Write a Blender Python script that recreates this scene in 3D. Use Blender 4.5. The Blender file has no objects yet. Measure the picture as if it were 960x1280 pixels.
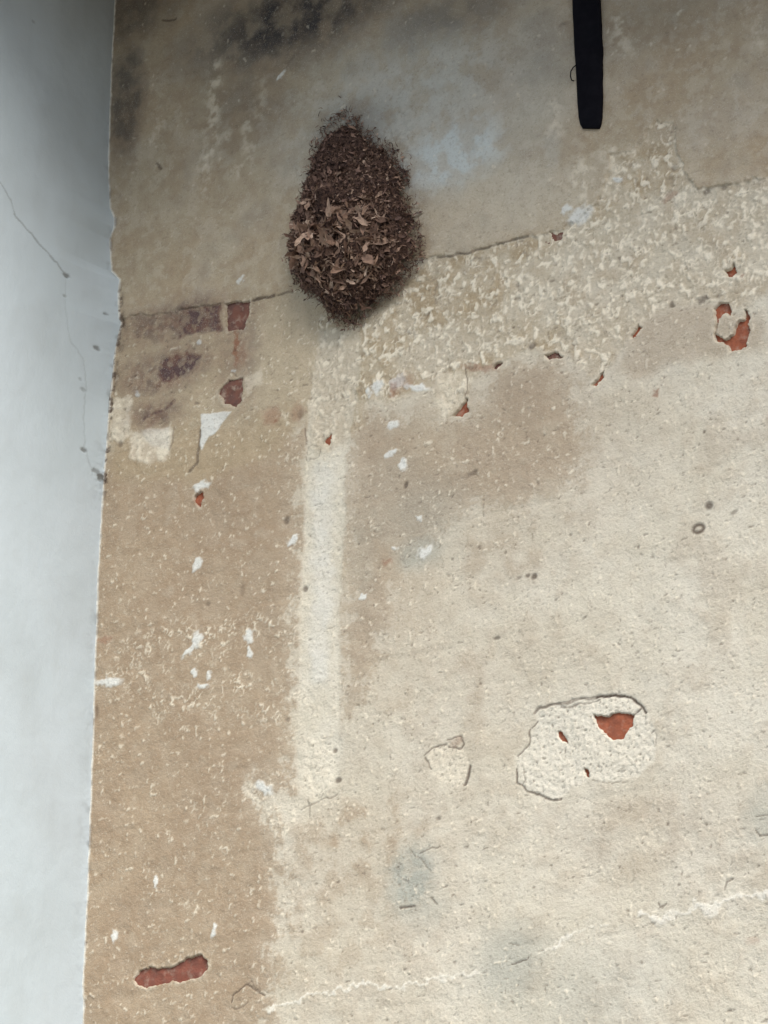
import bpy, bmesh, math, random
import numpy as np
from mathutils import Vector, Matrix, noise as mnoise

random.seed(7)
R = math.radians
S = bpy.context.scene
COL = S.collection

# ------------------------------------------------------------------ camera
PITCH, YAW, FPX = R(20.0), R(32.7), 3700.0     # phone zoomed in, looking up and to the left
DIST, CAM_H = 5.19, 1.6
fwd = Vector((-math.sin(YAW)*math.cos(PITCH), math.cos(YAW)*math.cos(PITCH), math.sin(PITCH)))
right = Vector((math.cos(YAW), math.sin(YAW), 0))
up = right.cross(fwd)

def ray(px, py):
    return fwd + right*((px-480)/FPX) + up*((640-py)/FPX)
_r = ray(121, 640)                              # the corner between both walls is x = 0
_c0 = -fwd*DIST
_t = -_c0.y/_r.y
CAM = Vector((-(_r*_t).x, _c0.y, CAM_H))

def W(px, py):                                  # point on the old wall (plane y = 0) -> x, z
    r = ray(px, py); t = -CAM.y/r.y
    p = CAM + r*t
    return (p.x, p.z)
def V(px, py):                                  # point on the white wall (plane x = 0) -> y, z
    r = ray(px, py); t = -CAM.x/r.x
    p = CAM + r*t
    return (p.y, p.z)

cd = bpy.data.cameras.new('camera'); cam = bpy.data.objects.new('camera', cd); COL.objects.link(cam)
cam.location = CAM
cam.rotation_euler = Matrix((right, up, -fwd)).transposed().to_euler()
cd.sensor_fit = 'VERTICAL'; cd.sensor_height = 24; cd.lens = 24*FPX/1280
cd.clip_start = 0.05; cd.clip_end = 500
S.camera = cam

# ------------------------------------------------------------------ light
SUN_EL, SUN_AZ = R(46), R(48)     # azimuth measured from the old wall's normal towards +x
w = bpy.data.worlds.new('World'); S.world = w; w.use_nodes = True
nt = w.node_tree; nt.nodes.clear()
sky = nt.nodes.new('ShaderNodeTexSky'); sky.sky_type = 'NISHITA'; sky.sun_disc = False
sky.sun_elevation = SUN_EL
sky.sun_rotation = math.pi - SUN_AZ
sky.air_density = 1.0; sky.dust_density = 1.5; sky.ozone_density = 1.0
bg = nt.nodes.new('ShaderNodeBackground'); bg.inputs[1].default_value = 0.06
ow = nt.nodes.new('ShaderNodeOutputWorld')
nt.links.new(sky.outputs[0], bg.inputs[0]); nt.links.new(bg.outputs[0], ow.inputs[0])
sd = bpy.data.lights.new('sun', 'SUN'); sun = bpy.data.objects.new('sun', sd); COL.objects.link(sun)
sd.energy = 1.5; sd.angle = R(40); sd.color = (1.0, 0.965, 0.91)
sdir = Vector((math.sin(SUN_AZ)*math.cos(SUN_EL), -math.cos(SUN_AZ)*math.cos(SUN_EL), math.sin(SUN_EL)))
sun.rotation_euler = sdir.to_track_quat('Z', 'Y').to_euler()
sun.location = (2, -4, 8)
S.view_settings.view_transform = 'Standard'; S.view_settings.look = 'None'
S.view_settings.gamma = 1.0; S.view_settings.exposure = 1.56
S.view_settings.use_curve_mapping = False

# ------------------------------------------------------------------ helpers
def tag(o, label=None, cat=None, group=None, kind=None):
    if label: o['label'] = label
    if cat: o['category'] = cat
    if group: o['group'] = group
    if kind: o['kind'] = kind
    return o
def empty(name, loc=(0,0,0)):
    o = bpy.data.objects.new(name, None); COL.objects.link(o); o.location = loc
    o.empty_display_size = .1
    return o
def link(name, me, mat, parent=None, loc=None):
    o = bpy.data.objects.new(name, me); COL.objects.link(o)
    if mat and not me.materials: me.materials.append(mat)
    if parent:
        o.parent = parent
        o.location = -Vector(parent.location) if loc is None else loc
    return o
def smooth(me):
    me.polygons.foreach_set('use_smooth', np.ones(len(me.polygons), dtype=bool))

_rng = np.random.RandomState(11)
_P = _rng.permutation(4096).astype(np.int64)
_ANG = _rng.rand(4096)*2*np.pi
_GX, _GY = np.cos(_ANG), np.sin(_ANG)
def pn(x, y, s=0):                              # perlin noise, about -1..1
    xi = np.floor(x).astype(np.int64); yi = np.floor(y).astype(np.int64)
    xf = x-xi; yf = y-yi
    u = xf*xf*xf*(xf*(xf*6-15)+10); v = yf*yf*yf*(yf*(yf*6-15)+10)
    def g(ix, iy, fx, fy):
        h = _P[(ix + _P[(iy + s*131) & 4095]) & 4095]
        return _GX[h]*fx + _GY[h]*fy
    a = g(xi, yi, xf, yf); b = g(xi+1, yi, xf-1, yf)
    c = g(xi, yi+1, xf, yf-1); d = g(xi+1, yi+1, xf-1, yf-1)
    return ((a+(b-a)*u)*(1-v) + (c+(d-c)*u)*v)*1.5
def fbm(x, y, size, oct=4, s=0, gain=.5):
    r = 0; a = 1; t = 0; f = 1/size
    for k in range(oct):
        r = r + a*pn(x*f, y*f, s+k*7); t += a; a *= gain; f *= 2.03
    return r/t
def ss(a, b, x):
    t = np.clip((x-a)/(b-a), 0, 1); return t*t*(3-2*t)

def sdf(poly, x, z):                            # signed distance to polygon, inside > 0
    n = len(poly); d = np.full(x.shape, 1e9); ins = np.zeros(x.shape, bool)
    for i in range(n):
        ax, az = poly[i]; bx, bz = poly[(i+1) % n]
        ex, ez = bx-ax, bz-az
        wx, wz = x-ax, z-az
        t = np.clip((wx*ex+wz*ez)/(ex*ex+ez*ez+1e-12), 0, 1)
        d = np.minimum(d, (wx-ex*t)**2+(wz-ez*t)**2)
        c = (az > z) != (bz > z)
        with np.errstate(divide='ignore', invalid='ignore'):
            xi = ax + (z-az)*ex/(ez if ez != 0 else 1e-12)
        ins ^= c & (x < xi)
    d = np.sqrt(d)
    return np.where(ins, d, -d)
def ldist(line, x, z):
    d = np.full(x.shape, 1e9); 
    for (ax, az), (bx, bz) in zip(line[:-1], line[1:]):
        ex, ez = bx-ax, bz-az
        t = np.clip(((x-ax)*ex+(z-az)*ez)/(ex*ex+ez*ez+1e-12), 0, 1)
        d = np.minimum(d, (x-ax-ex*t)**2+(z-az-ez*t)**2)
    return np.sqrt(d)

def grid_mesh(nx, nz, co):                      # faces of a regular grid, wound to face the camera side
    idx = np.arange(nx*nz).reshape(nz, nx)
    a = idx[:-1, :-1].ravel(); b = idx[:-1, 1:].ravel(); c = idx[1:, 1:].ravel(); d = idx[1:, :-1].ravel()
    return np.stack([a, b, c, d], 1)
def mesh_from(name, co, quads, attrs):
    used, inv = np.unique(quads.ravel(), return_inverse=True)
    q = inv.reshape(quads.shape); c = co[used]
    me = bpy.data.meshes.new(name)
    me.vertices.add(len(c)); me.vertices.foreach_set('co', c.astype(np.float32).ravel())
    me.loops.add(q.size); me.loops.foreach_set('vertex_index', q.astype(np.int32).ravel())
    me.polygons.add(len(q))
    me.polygons.foreach_set('loop_start', np.arange(0, q.size, 4, dtype=np.int32))
    me.update(calc_edges=True)
    smooth(me)
    for k, v in attrs.items():
        at = me.attributes.new(k, 'FLOAT', 'POINT')
        at.data.foreach_set('value', v[used].astype(np.float32))
    return me

# ------------------------------------------------------------------ materials
class NT:
    def __init__(s, name, rough=.9, spec=.25):
        s.m = bpy.data.materials.new(name); s.m.use_nodes = True
        s.t = s.m.node_tree; s.b = s.t.nodes['Principled BSDF']
        s.b.inputs['Roughness'].default_value = rough
        s.b.inputs['Specular IOR Level'].default_value = spec
        g = s.t.nodes.new('ShaderNodeNewGeometry'); s.pos = g.outputs['Position']; s.geo = g
        tc = s.t.nodes.new('ShaderNodeTexCoord'); s.obj = tc.outputs['Object']
    def n(s, typ, **k):
        x = s.t.nodes.new(typ)
        for a, b in k.items(): setattr(x, a, b)
        return x
    def ln(s, a, b): s.t.links.new(a, b)
    def set(s, sock, v):
        if isinstance(v, (int, float)): sock.default_value = v
        elif isinstance(v, (tuple, list)): sock.default_value = tuple(v)+((1,) if len(v) == 3 and len(sock.default_value) == 4 else ())
        else: s.ln(v, sock)
    def attr(s, name):
        x = s.n('ShaderNodeAttribute', attribute_name=name); return x.outputs['Fac']
    def noise(s, scale, detail=4, rough=.55, vec=None, dist=0, col=False):
        x = s.n('ShaderNodeTexNoise'); s.ln(vec or s.pos, x.inputs['Vector'])
        x.inputs['Scale'].default_value = scale; x.inputs['Detail'].default_value = detail
        x.inputs['Roughness'].default_value = rough; x.inputs['Distortion'].default_value = dist
        return x.outputs['Color' if col else 'Fac']
    def ramp(s, v, a, b, lo=0., hi=1.):
        x = s.n('ShaderNodeMapRange', interpolation_type='SMOOTHSTEP'); s.ln(v, x.inputs[0])
        x.inputs[1].default_value = a; x.inputs[2].default_value = b
        x.inputs[3].default_value = lo; x.inputs[4].default_value = hi
        return x.outputs[0]
    def math(s, op, a, b=0.):
        x = s.n('ShaderNodeMath', operation=op); s.set(x.inputs[0], a); s.set(x.inputs[1], b); return x.outputs[0]
    def mix(s, f, a, b, mode='MIX'):
        x = s.n('ShaderNodeMix', data_type='RGBA', blend_type=mode)
        s.set(x.inputs[0], f); s.set(x.inputs[6], a); s.set(x.inputs[7], b); return x.outputs[2]
    def bump(s, h, dist, strength=1.0, prev=None):
        x = s.n('ShaderNodeBump'); s.ln(h, x.inputs['Height']); x.inputs['Distance'].default_value = dist
        x.inputs['Strength'].default_value = strength
        if prev: s.ln(prev, x.inputs['Normal'])
        return x.outputs[0]
    def out(s, col, nor=None, rough=None):
        s.set(s.b.inputs['Base Color'], col)
        if nor: s.ln(nor, s.b.inputs['Normal'])
        if rough is not None: s.set(s.b.inputs['Roughness'], rough)
        return s.m

def plaster_material():
    k = NT('old_plaster', .93, .15)
    A = k.attr
    big = k.noise(6, 5, .6); mid = k.noise(38, 4, .6); fine = k.noise(190, 3, .65); grit = k.noise(520, 2, .6)
    pale = k.mix(k.ramp(big, .35, .65), (.68, .63, .515), (.63, .575, .455))
    pale = k.mix(k.ramp(mid, .45, .75, 0, .35), pale, (.54, .46, .35))
    tan = k.mix(k.ramp(big, .35, .65), (.345, .252, .165), (.39, .295, .198))
    tan = k.mix(k.ramp(mid, .42, .72, 0, .5), tan, (.30, .215, .138))
    c = k.mix(A('tan'), pale, tan)
    ochre = k.mix(k.ramp(mid, .35, .65), (.38, .295, .185), (.46, .365, .24))
    c = k.mix(A('ochre'), c, ochre)
    grime_and_shade = k.mix(k.ramp(big, .35, .65), (.40, .305, .195), (.43, .355, .245))
    grime_and_shade = k.mix(k.ramp(mid, .4, .7, 0, .4), grime_and_shade, (.30, .22, .15))
    c = k.mix(k.math('MULTIPLY', A('grime_and_shade'), 1.0), c, grime_and_shade)
    c = k.mix(A('grey'), c, (.37, .375, .32))
    c = k.mix(A('bleach'), c, (.56, .59, .56))
    c = k.mix(A('soot_and_shade'), c, k.mix(k.ramp(mid, .4, .65), (.05, .046, .048), (.085, .072, .062)))  # soot stains, plus the eaves shade painted into the same mask
    c = k.mix(A('worm'), c, (.82, .74, .585))
    c = k.mix(A('lime'), c, (.70, .69, .63))
    stain = k.mix(k.ramp(mid, .4, .62), (.10, .062, .062), (.16, .085, .065))
    c = k.mix(A('stain'), c, stain)
    c = k.mix(A('rust'), c, (.27, .12, .07))
    c = k.mix(A('dirt'), c, (.085, .058, .042))
    # grain of sand and lime
    c = k.mix(k.ramp(fine, .52, .74, 0, .42), c, (.27, .215, .155))
    c = k.mix(k.ramp(grit, .56, .76, 0, .40), c, (.72, .69, .60))
    c = k.mix(k.ramp(grit, .42, .22, 0, .30), c, (.20, .165, .125))
    n1 = k.bump(mid, .0035, .6); n2 = k.bump(fine, .0018, .9, n1); n3 = k.bump(grit, .0006, .8, n2)
    return k.out(c, n3)
def whitewash_material():
    k = NT('white_paint', .62, .3)
    A = k.attr
    big = k.noise(2.2, 4, .55); mid = k.noise(25, 4, .6); fine = k.noise(260, 3, .6)
    c = k.mix(k.ramp(big, .35, .7), (.575, .648, .685), (.53, .605, .635))
    c = k.mix(k.ramp(mid, .5, .8, 0, .16), c, (.50, .53, .52))
    c = k.mix(A('grime_and_shade'), c, (.27, .28, .26))  # wall grime together with painted shade below the eaves
    c = k.mix(A('dirt'), c, (.12, .115, .10))
    n1 = k.bump(mid, .002, .35); n2 = k.bump(fine, .0006, .5, n1)
    return k.out(c, n2)
def brick_material(name, a, b, dust):
    k = NT(name, .9, .2)
    mid = k.noise(45, 4, .6); fine = k.noise(230, 3, .6)
    c = k.mix(k.ramp(mid, .35, .68), a, b)
    c = k.mix(k.ramp(fine, .55, .75, 0, .45), c, tuple(x*.5 for x in a))
    c = k.mix(k.math('MULTIPLY', k.ramp(k.noise(70, 3, .6), .5, .75), dust), c, (.50, .42, .33))
    return k.out(c, k.bump(fine, .001, .9, k.bump(mid, .003, .8)))

M_PL = plaster_material(); M_WH = whitewash_material()
M_BR = brick_material('red_brick', (.33, .105, .055), (.25, .085, .05), .3)
M_BS = brick_material('dull_brick', (.235, .082, .055), (.19, .075, .055), .3)
M_BD = brick_material('weathered_brick', (.20, .09, .065), (.13, .07, .058), .55)

# ------------------------------------------------------------------ ground
def box(bm, x0, x1, y0, y1, z0, z1):
    vs = [bm.verts.new(p) for p in ((x0,y0,z0),(x1,y0,z0),(x1,y1,z0),(x0,y1,z0),(x0,y0,z1),(x1,y0,z1),(x1,y1,z1),(x0,y1,z1))]
    for f in ((3,2,1,0),(4,5,6,7),(0,1,5,4),(1,2,6,5),(2,3,7,6),(3,0,4,7)): bm.faces.new([vs[i] for i in f])
def bm_mesh(name, bm):
    me = bpy.data.meshes.new(name); bm.normal_update(); bm.to_mesh(me); bm.free(); return me
k = NT('paved_ground', .9, .2)
gc = k.mix(k.ramp(k.noise(1.2, 6, .6), .35, .7), (.17, .16, .15), (.11, .105, .10))
gc = k.mix(k.ramp(k.noise(40, 4, .6), .5, .75, 0, .5), gc, (.12, .11, .09))
M_GR = k.out(gc, k.bump(k.noise(30, 5, .6), .01, .6))
bm = bmesh.new()
v = [bm.verts.new(p) for p in ((-150,-150,0),(150,-150,0),(150,150,0),(-150,150,0))]; bm.faces.new(v)
g = link('ground', bm_mesh('ground', bm), M_GR); tag(g, kind='structure')

# ------------------------------------------------------------------ the old plastered wall
EAVE_Z = W(140, -95)[1]
zt = W(960, 0)[1]; zb = min(W(100, 1280)[1], W(960, 1280)[1]); xr = max(W(960, 0)[0], W(960, 1280)[0])
st = .0020
fx = np.arange(0, xr+.03, st); fz = np.arange(zb-.03, W(120, -12)[1]+.01, st)
xs = np.concatenate([fx, fx[-1]+np.array([.01,.03,.06,.12,.25,.5,.9,1.4,2.0,3.0])])
zs = np.concatenate([np.array([0,.3,.6,.9,1.2,1.6,2.0,2.2]), fz[0]-np.array([.06,.03,.012]), fz, fz[-1]+np.array([.01,.03,.06,.12,.2])])
zs = np.sort(zs[(zs <= EAVE_Z+.6)])
zs = np.unique(np.round(zs, 5))
X, Z = np.meshgrid(xs, zs); X = X.ravel(); Z = Z.ravel(); NX, NZ = len(xs), len(zs)

# domain warps: ragged outlines, at two sizes
wx = fbm(X, Z, .030, 3, 1)*.006; wz = fbm(X, Z, .030, 3, 2)*.006
wx2 = fbm(X, Z, .10, 4, 3)*.022; wz2 = fbm(X, Z, .10, 4, 4)*.022
XR, ZR = X+wx, Z+wz
XS, ZS = X+wx2+wx, Z+wz2+wz
XB = X+fbm(X, Z, .014, 3, 5)*.010; ZB = Z+fbm(X, Z, .014, 3, 6)*.010
XJ = X+fbm(X,Z,.016,3,7)*.010; ZJ = Z+fbm(X,Z,.016,3,8)*.015
XU, ZU = X+wx*1.6+wx2*.35, Z+wz*1.6+wz2*.35
def box_of(pts, m):
    p = np.array(pts); return (X > p[:,0].min()-m) & (X < p[:,0].max()+m) & (Z > p[:,1].min()-m) & (Z < p[:,1].max()+m)
def area(pix, soft=.004, warp=1, grow=0.):      # mask of an outline drawn on the wall
    pts = [W(*p) for p in pix]; m = soft*3+.05
    sel = box_of(pts, m+abs(grow)); out = np.zeros_like(X)
    xx, zz = ((X, Z), (XR, ZR), (XS, ZS), (XU, ZU))[warp]
    out[sel] = ss(-soft, soft, sdf(pts, xx[sel], zz[sel])+grow)
    return out
def blob(px, py, rx, ry, soft=.5, warp=1, ang=0.):   # soft ellipse, radii in photo pixels
    cx, cz = W(px, py); sx = abs(W(px+rx, py)[0]-cx); sz = abs(W(px, py+ry)[1]-cz)
    sel = (abs(X-cx) < (sx+sz)*2+.06) & (abs(Z-cz) < (sx+sz)*2+.06); out = np.zeros_like(X)
    xx, zz = ((X, Z), (XB, ZB), (XS, ZS))[warp]
    dx, dz = xx[sel]-cx, zz[sel]-cz
    c, s_ = math.cos(ang), math.sin(ang)
    dx, dz = dx*c+dz*s_, -dx*s_+dz*c
    out[sel] = ss(1+soft, 1-soft, np.sqrt((dx/sx)**2+(dz/sz)**2))
    return out
def line(pix, width, soft=.5, warp=1):
    pts = [W(*p) for p in pix]; sel = box_of(pts, width*3+.03); out = np.zeros_like(X)
    xx, zz = ((X, Z), (XR, ZR), (XS, ZS), (XJ, ZJ))[warp]
    d = ldist(pts, xx[sel], zz[sel])
    out[sel] = ss(width*(1+soft), width*(1-soft), d)
    return out
MX = np.maximum
n50 = fbm(X, Z, .05, 4, 20); n20 = fbm(X, Z, .02, 3, 24); n150 = fbm(X, Z, .15, 5, 28); n8 = fbm(X, Z, .008, 2, 30)
n400 = fbm(X, Z, .4, 4, 33)

# --- zones
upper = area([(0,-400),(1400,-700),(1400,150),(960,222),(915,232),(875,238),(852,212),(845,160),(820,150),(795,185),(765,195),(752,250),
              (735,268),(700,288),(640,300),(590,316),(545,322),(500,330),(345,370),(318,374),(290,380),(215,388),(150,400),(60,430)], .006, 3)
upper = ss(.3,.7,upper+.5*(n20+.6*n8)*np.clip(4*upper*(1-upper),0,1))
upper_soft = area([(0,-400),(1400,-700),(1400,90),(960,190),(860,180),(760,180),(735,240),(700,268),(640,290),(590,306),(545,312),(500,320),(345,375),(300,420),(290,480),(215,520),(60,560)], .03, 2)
roughz = area([(395,400),(440,385),(500,340),(545,322),(590,316),(640,300),(700,288),(738,266),(752,250),(765,195),(795,185),(820,150),(845,160),(852,212),(875,238),
               (960,222),(1100,190),(1100,330),(960,358),(940,384),(895,375),(838,380),(800,402),(772,440),(748,478),(712,442),(670,432),(620,452),(588,470),
               (584,512),(550,522),(545,480),(492,500),(462,498),(455,530),(395,570),(385,480)], .010, 3)
rough_pale = area([(700,300),(860,215),(1100,180),(1100,345),(960,360),(940,384),(895,375),(838,380),(800,402),(772,440),(748,478),(712,442),(700,400),(640,420),(560,470),(480,480),(520,420),(600,400)], .03, 2)
def eat(m, amt=.75, lo=.36, hi=.64): return ss(lo, hi, m+amt*(.55*n50+.45*n20+.3*n8)*np.clip(4*m*(1.05-m), 0, 1))
tan_l = area([(40,520),(130,540),(260,520),(390,520),(384,600),(380,700),(374,800),(370,900),(366,990),(330,985),(352,1060),(362,1100),(352,1200),(335,1300),(60,1400)], .085, 2)
tan_l = (.5*tan_l+.5*eat(tan_l, 1.3, .3, .75))*(.90+.14*ss(-.3,.3,n50))
tan_m = area([(432,520),(470,505),(545,520),(590,510),(620,455),(700,440),(722,480),(745,560),(735,590),(650,640),(560,650),(530,690),(500,740),(480,820),(455,880),(424,900),(428,700)], .07, 2)
tan_m = .6*tan_m+.4*eat(tan_m, 1.3, .25, .8)
tan_m = MX(tan_m*.9, MX(blob(600,560,190,120,.9,2)*.62, blob(480,700,110,190,.9,2)*.55)*(.65+.5*ss(-.3,.3,n50)))
tan_r = area([(790,400),(835,380),(900,380),(945,390),(960,400),(960,430),(880,450),(790,475),(762,470)], .02, 2)*.55
strip = area([(398,412),(450,408),(448,470),(440,520),(432,570),(431,640),(424,760),(426,860),(424,960),(420,985),(400,1000),(374,990),(370,930),(374,860),(376,760),(380,640),(382,560),(388,500)], .006)
strip_geo = area([(400,412),(450,410),(444,500),(432,575),(430,640),(424,760),(426,860),(422,975),(400,1000),(376,990),(372,930),(376,760),(381,640),(384,560),(390,500)], .001, 0)
tanv = np.clip(MX(MX(tan_l*.97, tan_m*.88), tan_r), 0, 1)
lowc = MX(blob(420,1150,150,160,.8,2)*.42, blob(560,960,200,120,.9,2)*.28)*(.5+.7*ss(-.25,.25,n50+.3*n20)); tanv = MX(tanv, lowc)
tanv *= 1-.35*ss(.05, .5, n50)*ss(640, 560, 0*X+600)
# broad warm clouds on the pale plaster
cloud = ss(-.1, .5, n150+.5*n50+.2*n20)*.30
warm = MX(MX(blob(450,1050,90,60,.7,2)*.55, blob(420,1110,70,110,.7,2)*.4), MX(blob(800,1040,130,60,.8,2)*.3, blob(700,620,60,80,.8,2)*.35))
warm = MX(warm, MX(blob(560,860,120,90,.8,2)*.3, blob(620,690,120,60,.8,2)*.35))
tanv = MX(tanv, np.clip(warm*(.6+1.0*ss(-.2,.4,n50)), 0, 1))
tanv = MX(tanv, cloud*(1-strip))
tanv = tanv*(1-strip*.9)
tanv = MX(tanv, strip*area([(390,405),(455,405),(440,560),(385,560)], .015)*.28)
ochre = roughz*(1-.5*rough_pale)*(.55+.45*ss(-.3, .3, n50))*(1-strip*.7)
ochre = MX(ochre, area([(130,400),(345,362),(440,380),(450,410),(400,430),(390,520),(350,560),(250,600),(140,600)], .02, 2)*.75*(1-strip*.8))
grime_and_shade = MX(upper*.92, upper_soft*.72)
grime_and_shade = grime_and_shade*(1-.40*ss(-.1, .5, n150+.35*n50))*(1-.22*ss(0,.4,n20+n50))
grime_and_shade *= 1-.35*area([(540,225),(760,200),(735,262),(700,284),(545,318)], .03, 2)
bleach = MX(blob(568,190,66,44,.6,2)*1.0, blob(510,130,130,90,.8,2)*.5)*(.5+.5*ss(-.35,.2,n50+.4*n20))
bleach = MX(bleach, blob(575,195,40,24,.7,2)*.8*ss(-.4,.0,n20+n50)); bleach = np.clip(bleach*1.15, 0, 1)
bleach = MX(bleach, blob(650,120,60,110,.8,2)*.28)
bleach = MX(bleach, MX(blob(690,180,14,30,.7)*.3, blob(905,150,70,30,.8,2)*.15))
grey = MX(blob(515,1098,28,42,.55,1,-.2)*.85*(.6+.4*ss(-.3,.1,n20)), MX(blob(530,1140,26,24,.7,2)*.4, blob(640,1205,46,48,.7,2)*.55))
grey = MX(grey, MX(blob(520,640,55,38,.8,2)*.32, blob(522,690,26,24,.7,2)*.6))
grey = MX(grey, MX(blob(490,600,36,30,.8,2)*.18, blob(730,1240,90,50,.8,2)*.35))
grey = MX(grey, MX(blob(955,1020,22,30,.7)*.5, blob(455,690,14,60,.8,2)*.2))

soot_and_shade = MX(blob(370,22,130,54,.75,2)*1.0, MX(blob(160,120,22,75,.45,1)*.75, blob(170,10,60,40,.8,2)*.7))
soot_and_shade = MX(soot_and_shade, MX(blob(560,20,90,30,.8,2)*.55, blob(430,35,60,26,.8,2)*.5))
soot_and_shade = MX(soot_and_shade, MX(blob(310,120,50,60,.8,2)*.42, blob(800,25,120,40,.8,2)*.25))
soot_and_shade = MX(soot_and_shade*(.55+.45*ss(-.4,.2,n50)), ss(.15,.5,n150)*upper*.22)
soot_and_shade = MX(soot_and_shade, blob(440,165,48,34,.8,2)*.45)
for (px,py,rr) in ((392,190,8),(402,165,7),(500,190,7),(478,165,8),(455,145,7),(420,145,6),(512,215,6),(385,215,6)): pass
fr = blob(448,175,60,46,.8,2)*ss(.05,.3,fbm(X,Z,.012,3,95)+.35*blob(448,185,50,40,.9,1)); soot_and_shade = MX(soot_and_shade, fr*.35)
# shade of the eaves painted into the mask, deepening up to the soffit
soot_and_shade = MX(soot_and_shade, ss(EAVE_Z-.42, EAVE_Z, Z+.10*n150)*.45)

# --- pale curls of lime left on the surface
wn = fbm(X+wx*1.4, Z*.9+wz*1.4, .0155, 2, 41, .6); wn2 = fbm(X-wz*1.3, Z*.85+wx*1.3, .0120, 2, 43, .5)
ridge = ss(.19, .05, abs(wn-.05))*ss(-.35,.15,fbm(X, Z, .022, 2, 46)); ridge2 = ss(.16, .03, abs(wn2-.08))*ss(-.15,.25,fbm(X, Z, .018, 2, 48))
dens = fbm(X, Z, .045, 3, 47)
worm = ridge*ss(-.2,.25,fbm(X,Z,.03,2,98))*roughz*ss(-.55, .10, dens+.25*rough_pale)*.9*(1-.3*strip)
worm = MX(worm, roughz*ss(.16,.34,fbm(X+wx*.8,(Z+wz*.8)*.8,.0135,2,97))*ss(-.6,0,dens+.2)*.9*(1-.3*strip))
deepf = roughz*ss(.22,.42,fbm(X+wx,(Z+wz)*.85,.014,2,99))*.45
patchy = ss(.18, .42, dens)*ridge2
lines_of_bed = np.zeros_like(X)
for p in ([(120,856),(180,846)], [(150,815),(210,800),(330,790),(370,780)], [(330,860),(200,880)], [(330,990),(350,1030),(375,1040)], [(290,860),(330,885),(370,880)]):
    lines_of_bed = MX(lines_of_bed, line(p, .030, .9, 2))
worm = MX(worm, patchy*ss(.1,.5,dens+.75*lines_of_bed)*np.clip(tan_l+tan_m+.35,0,1)*.62*(1-upper))
worm = MX(worm, ridge2*lines_of_bed*ss(-.1,.35,dens+.3)*.9)
worm = MX(worm, ss(.30,.50,fbm(X,Z,.010,2,51))*ss(-.4,.3,dens)*.65*(1-upper))     # specks
up_streak = np.zeros_like(X)
for p, a in (([(267,85),(265,130),(263,230)], .9), ([(310,150),(318,190),(300,215)], .6), ([(330,105),(325,150)], .35), ([(200,150),(190,175)], .5),
             ([(720,230),(735,205),(740,265)], .9), ([(765,190),(760,240)], .8), ([(790,195),(786,225)], .7), ([(690,130),(695,165)], .7), ([(775,30),(782,60)], .6),
             ([(945,10),(948,60)], .5), ([(275,190),(285,170)], .5)):
    up_streak = MX(up_streak, line(p, .014, .9, 2)*a)
worm = MX(worm, up_streak*ss(-.25,.35,n20+.2*n8)*.62)
worm = MX(worm, upper*ss(.42,.6,fbm(X,Z,.014,2,55))*.35*ss(-.2,.2,n50))
ridge_w = worm*0
# thin whitish ridge, an old line where a lean-to met the wall
for p, wd in (([(330,1262),(400,1242),(430,1236),(455,1228),(490,1236),(540,1224),(600,1216)], .0024), ([(672,1192),(700,1178),(716,1168),(735,1160),(760,1156)], .0024),
              ([(798,1141),(812,1146),(820,1156)], .0028), ([(820,1148),(845,1144),(870,1132),(900,1128),(930,1118),(975,1119)], .0032), ([(870,1132),(888,1138),(900,1130)], .005)):
    lr_ = line(p, wd*1.0, .8, 3)*ss(-.6, -.1, n20+.5*n8+(.25 if wd > .003 else 0.)); worm = MX(worm, lr_); ridge_w = MX(ridge_w, lr_)
ridge_line = worm*0
for p in ([(400,1242),(600,1216),(716,1168),(800,1144),(870,1130),(975,1118)],): ridge_line = line(p, .008, .8, 1)

# --- white paint flecks
lime = np.zeros_like(X)
for (px, py, rx, ry, an) in ((492,531,7,5,0),(488,567,6,5,.3),(504,580,5,8,.2),(494,685,3.5,4,0),(311,795,4.5,9,.1),(246,800,6,10,.2),(312,815,3,6,0),
        (238,812,12,4,.6),(262,844,4,4,0),(243,842,4,5,0),(254,858,7,3,0),(135,852,17,6,-.15),(252,607,9,5,.1),(246,706,5,9,-.4),(524,647,3,4,0),
        (352,95,7,3,.6),(365,675,7,4,.5),(530,690,8,6,.2),(454,746,4,4,0),(302,350,5,3,.6),(248,426,3,3,0),(172,492,3.5,3.5,0),(290,464,2.5,2.5,0),(330,985,12,6,-.6),(472,484,6,9,0),
        (519,484,18,4,-.35),(497,478,10,8,.2),(195,1101,2.5,7,.15),(143,1170,3.5,8,.3),(268,1163,3,7,0),(708,262,6,6,0),(460,490,4,5,0),(772,225,6,3,.2),(725,270,15,9,.2)):
    lime = MX(lime, blob(px,py,rx,ry,.35,1,an))
lime = MX(lime, area([(252,518),(290,514),(278,530),(270,542),(262,546),(252,562),(248,556)], .0015)*1.0)
pale_rect = MX(area([(160,540),(212,532),(216,540),(212,572),(188,580),(162,570)], .006, 3), area([(140,500),(165,495),(163,545),(150,552),(138,548)], .006, 3))
lime = MX(lime, area([(175,536),(211,533),(212,562),(185,556)], .004)*.35)
ochre *= 1-pale_rect*.85; worm = MX(worm, pale_rect*(.35+.5*ss(-.2,.3,n20)))
worm = MX(worm, area([(545,470),(584,465),(583,495),(572,510),(548,522)], .006, 3)*.6*(.6+.5*ss(-.2,.2,n20)))
worm = MX(worm, area([(305,470),(328,462),(330,480),(308,492)], .006, 3)*.5)

lime = MX(lime, line([(406,590),(402,700),(400,840)], .022, .6, 2)*.5*(.7+.3*ss(-.2,.2,n50)))
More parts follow.
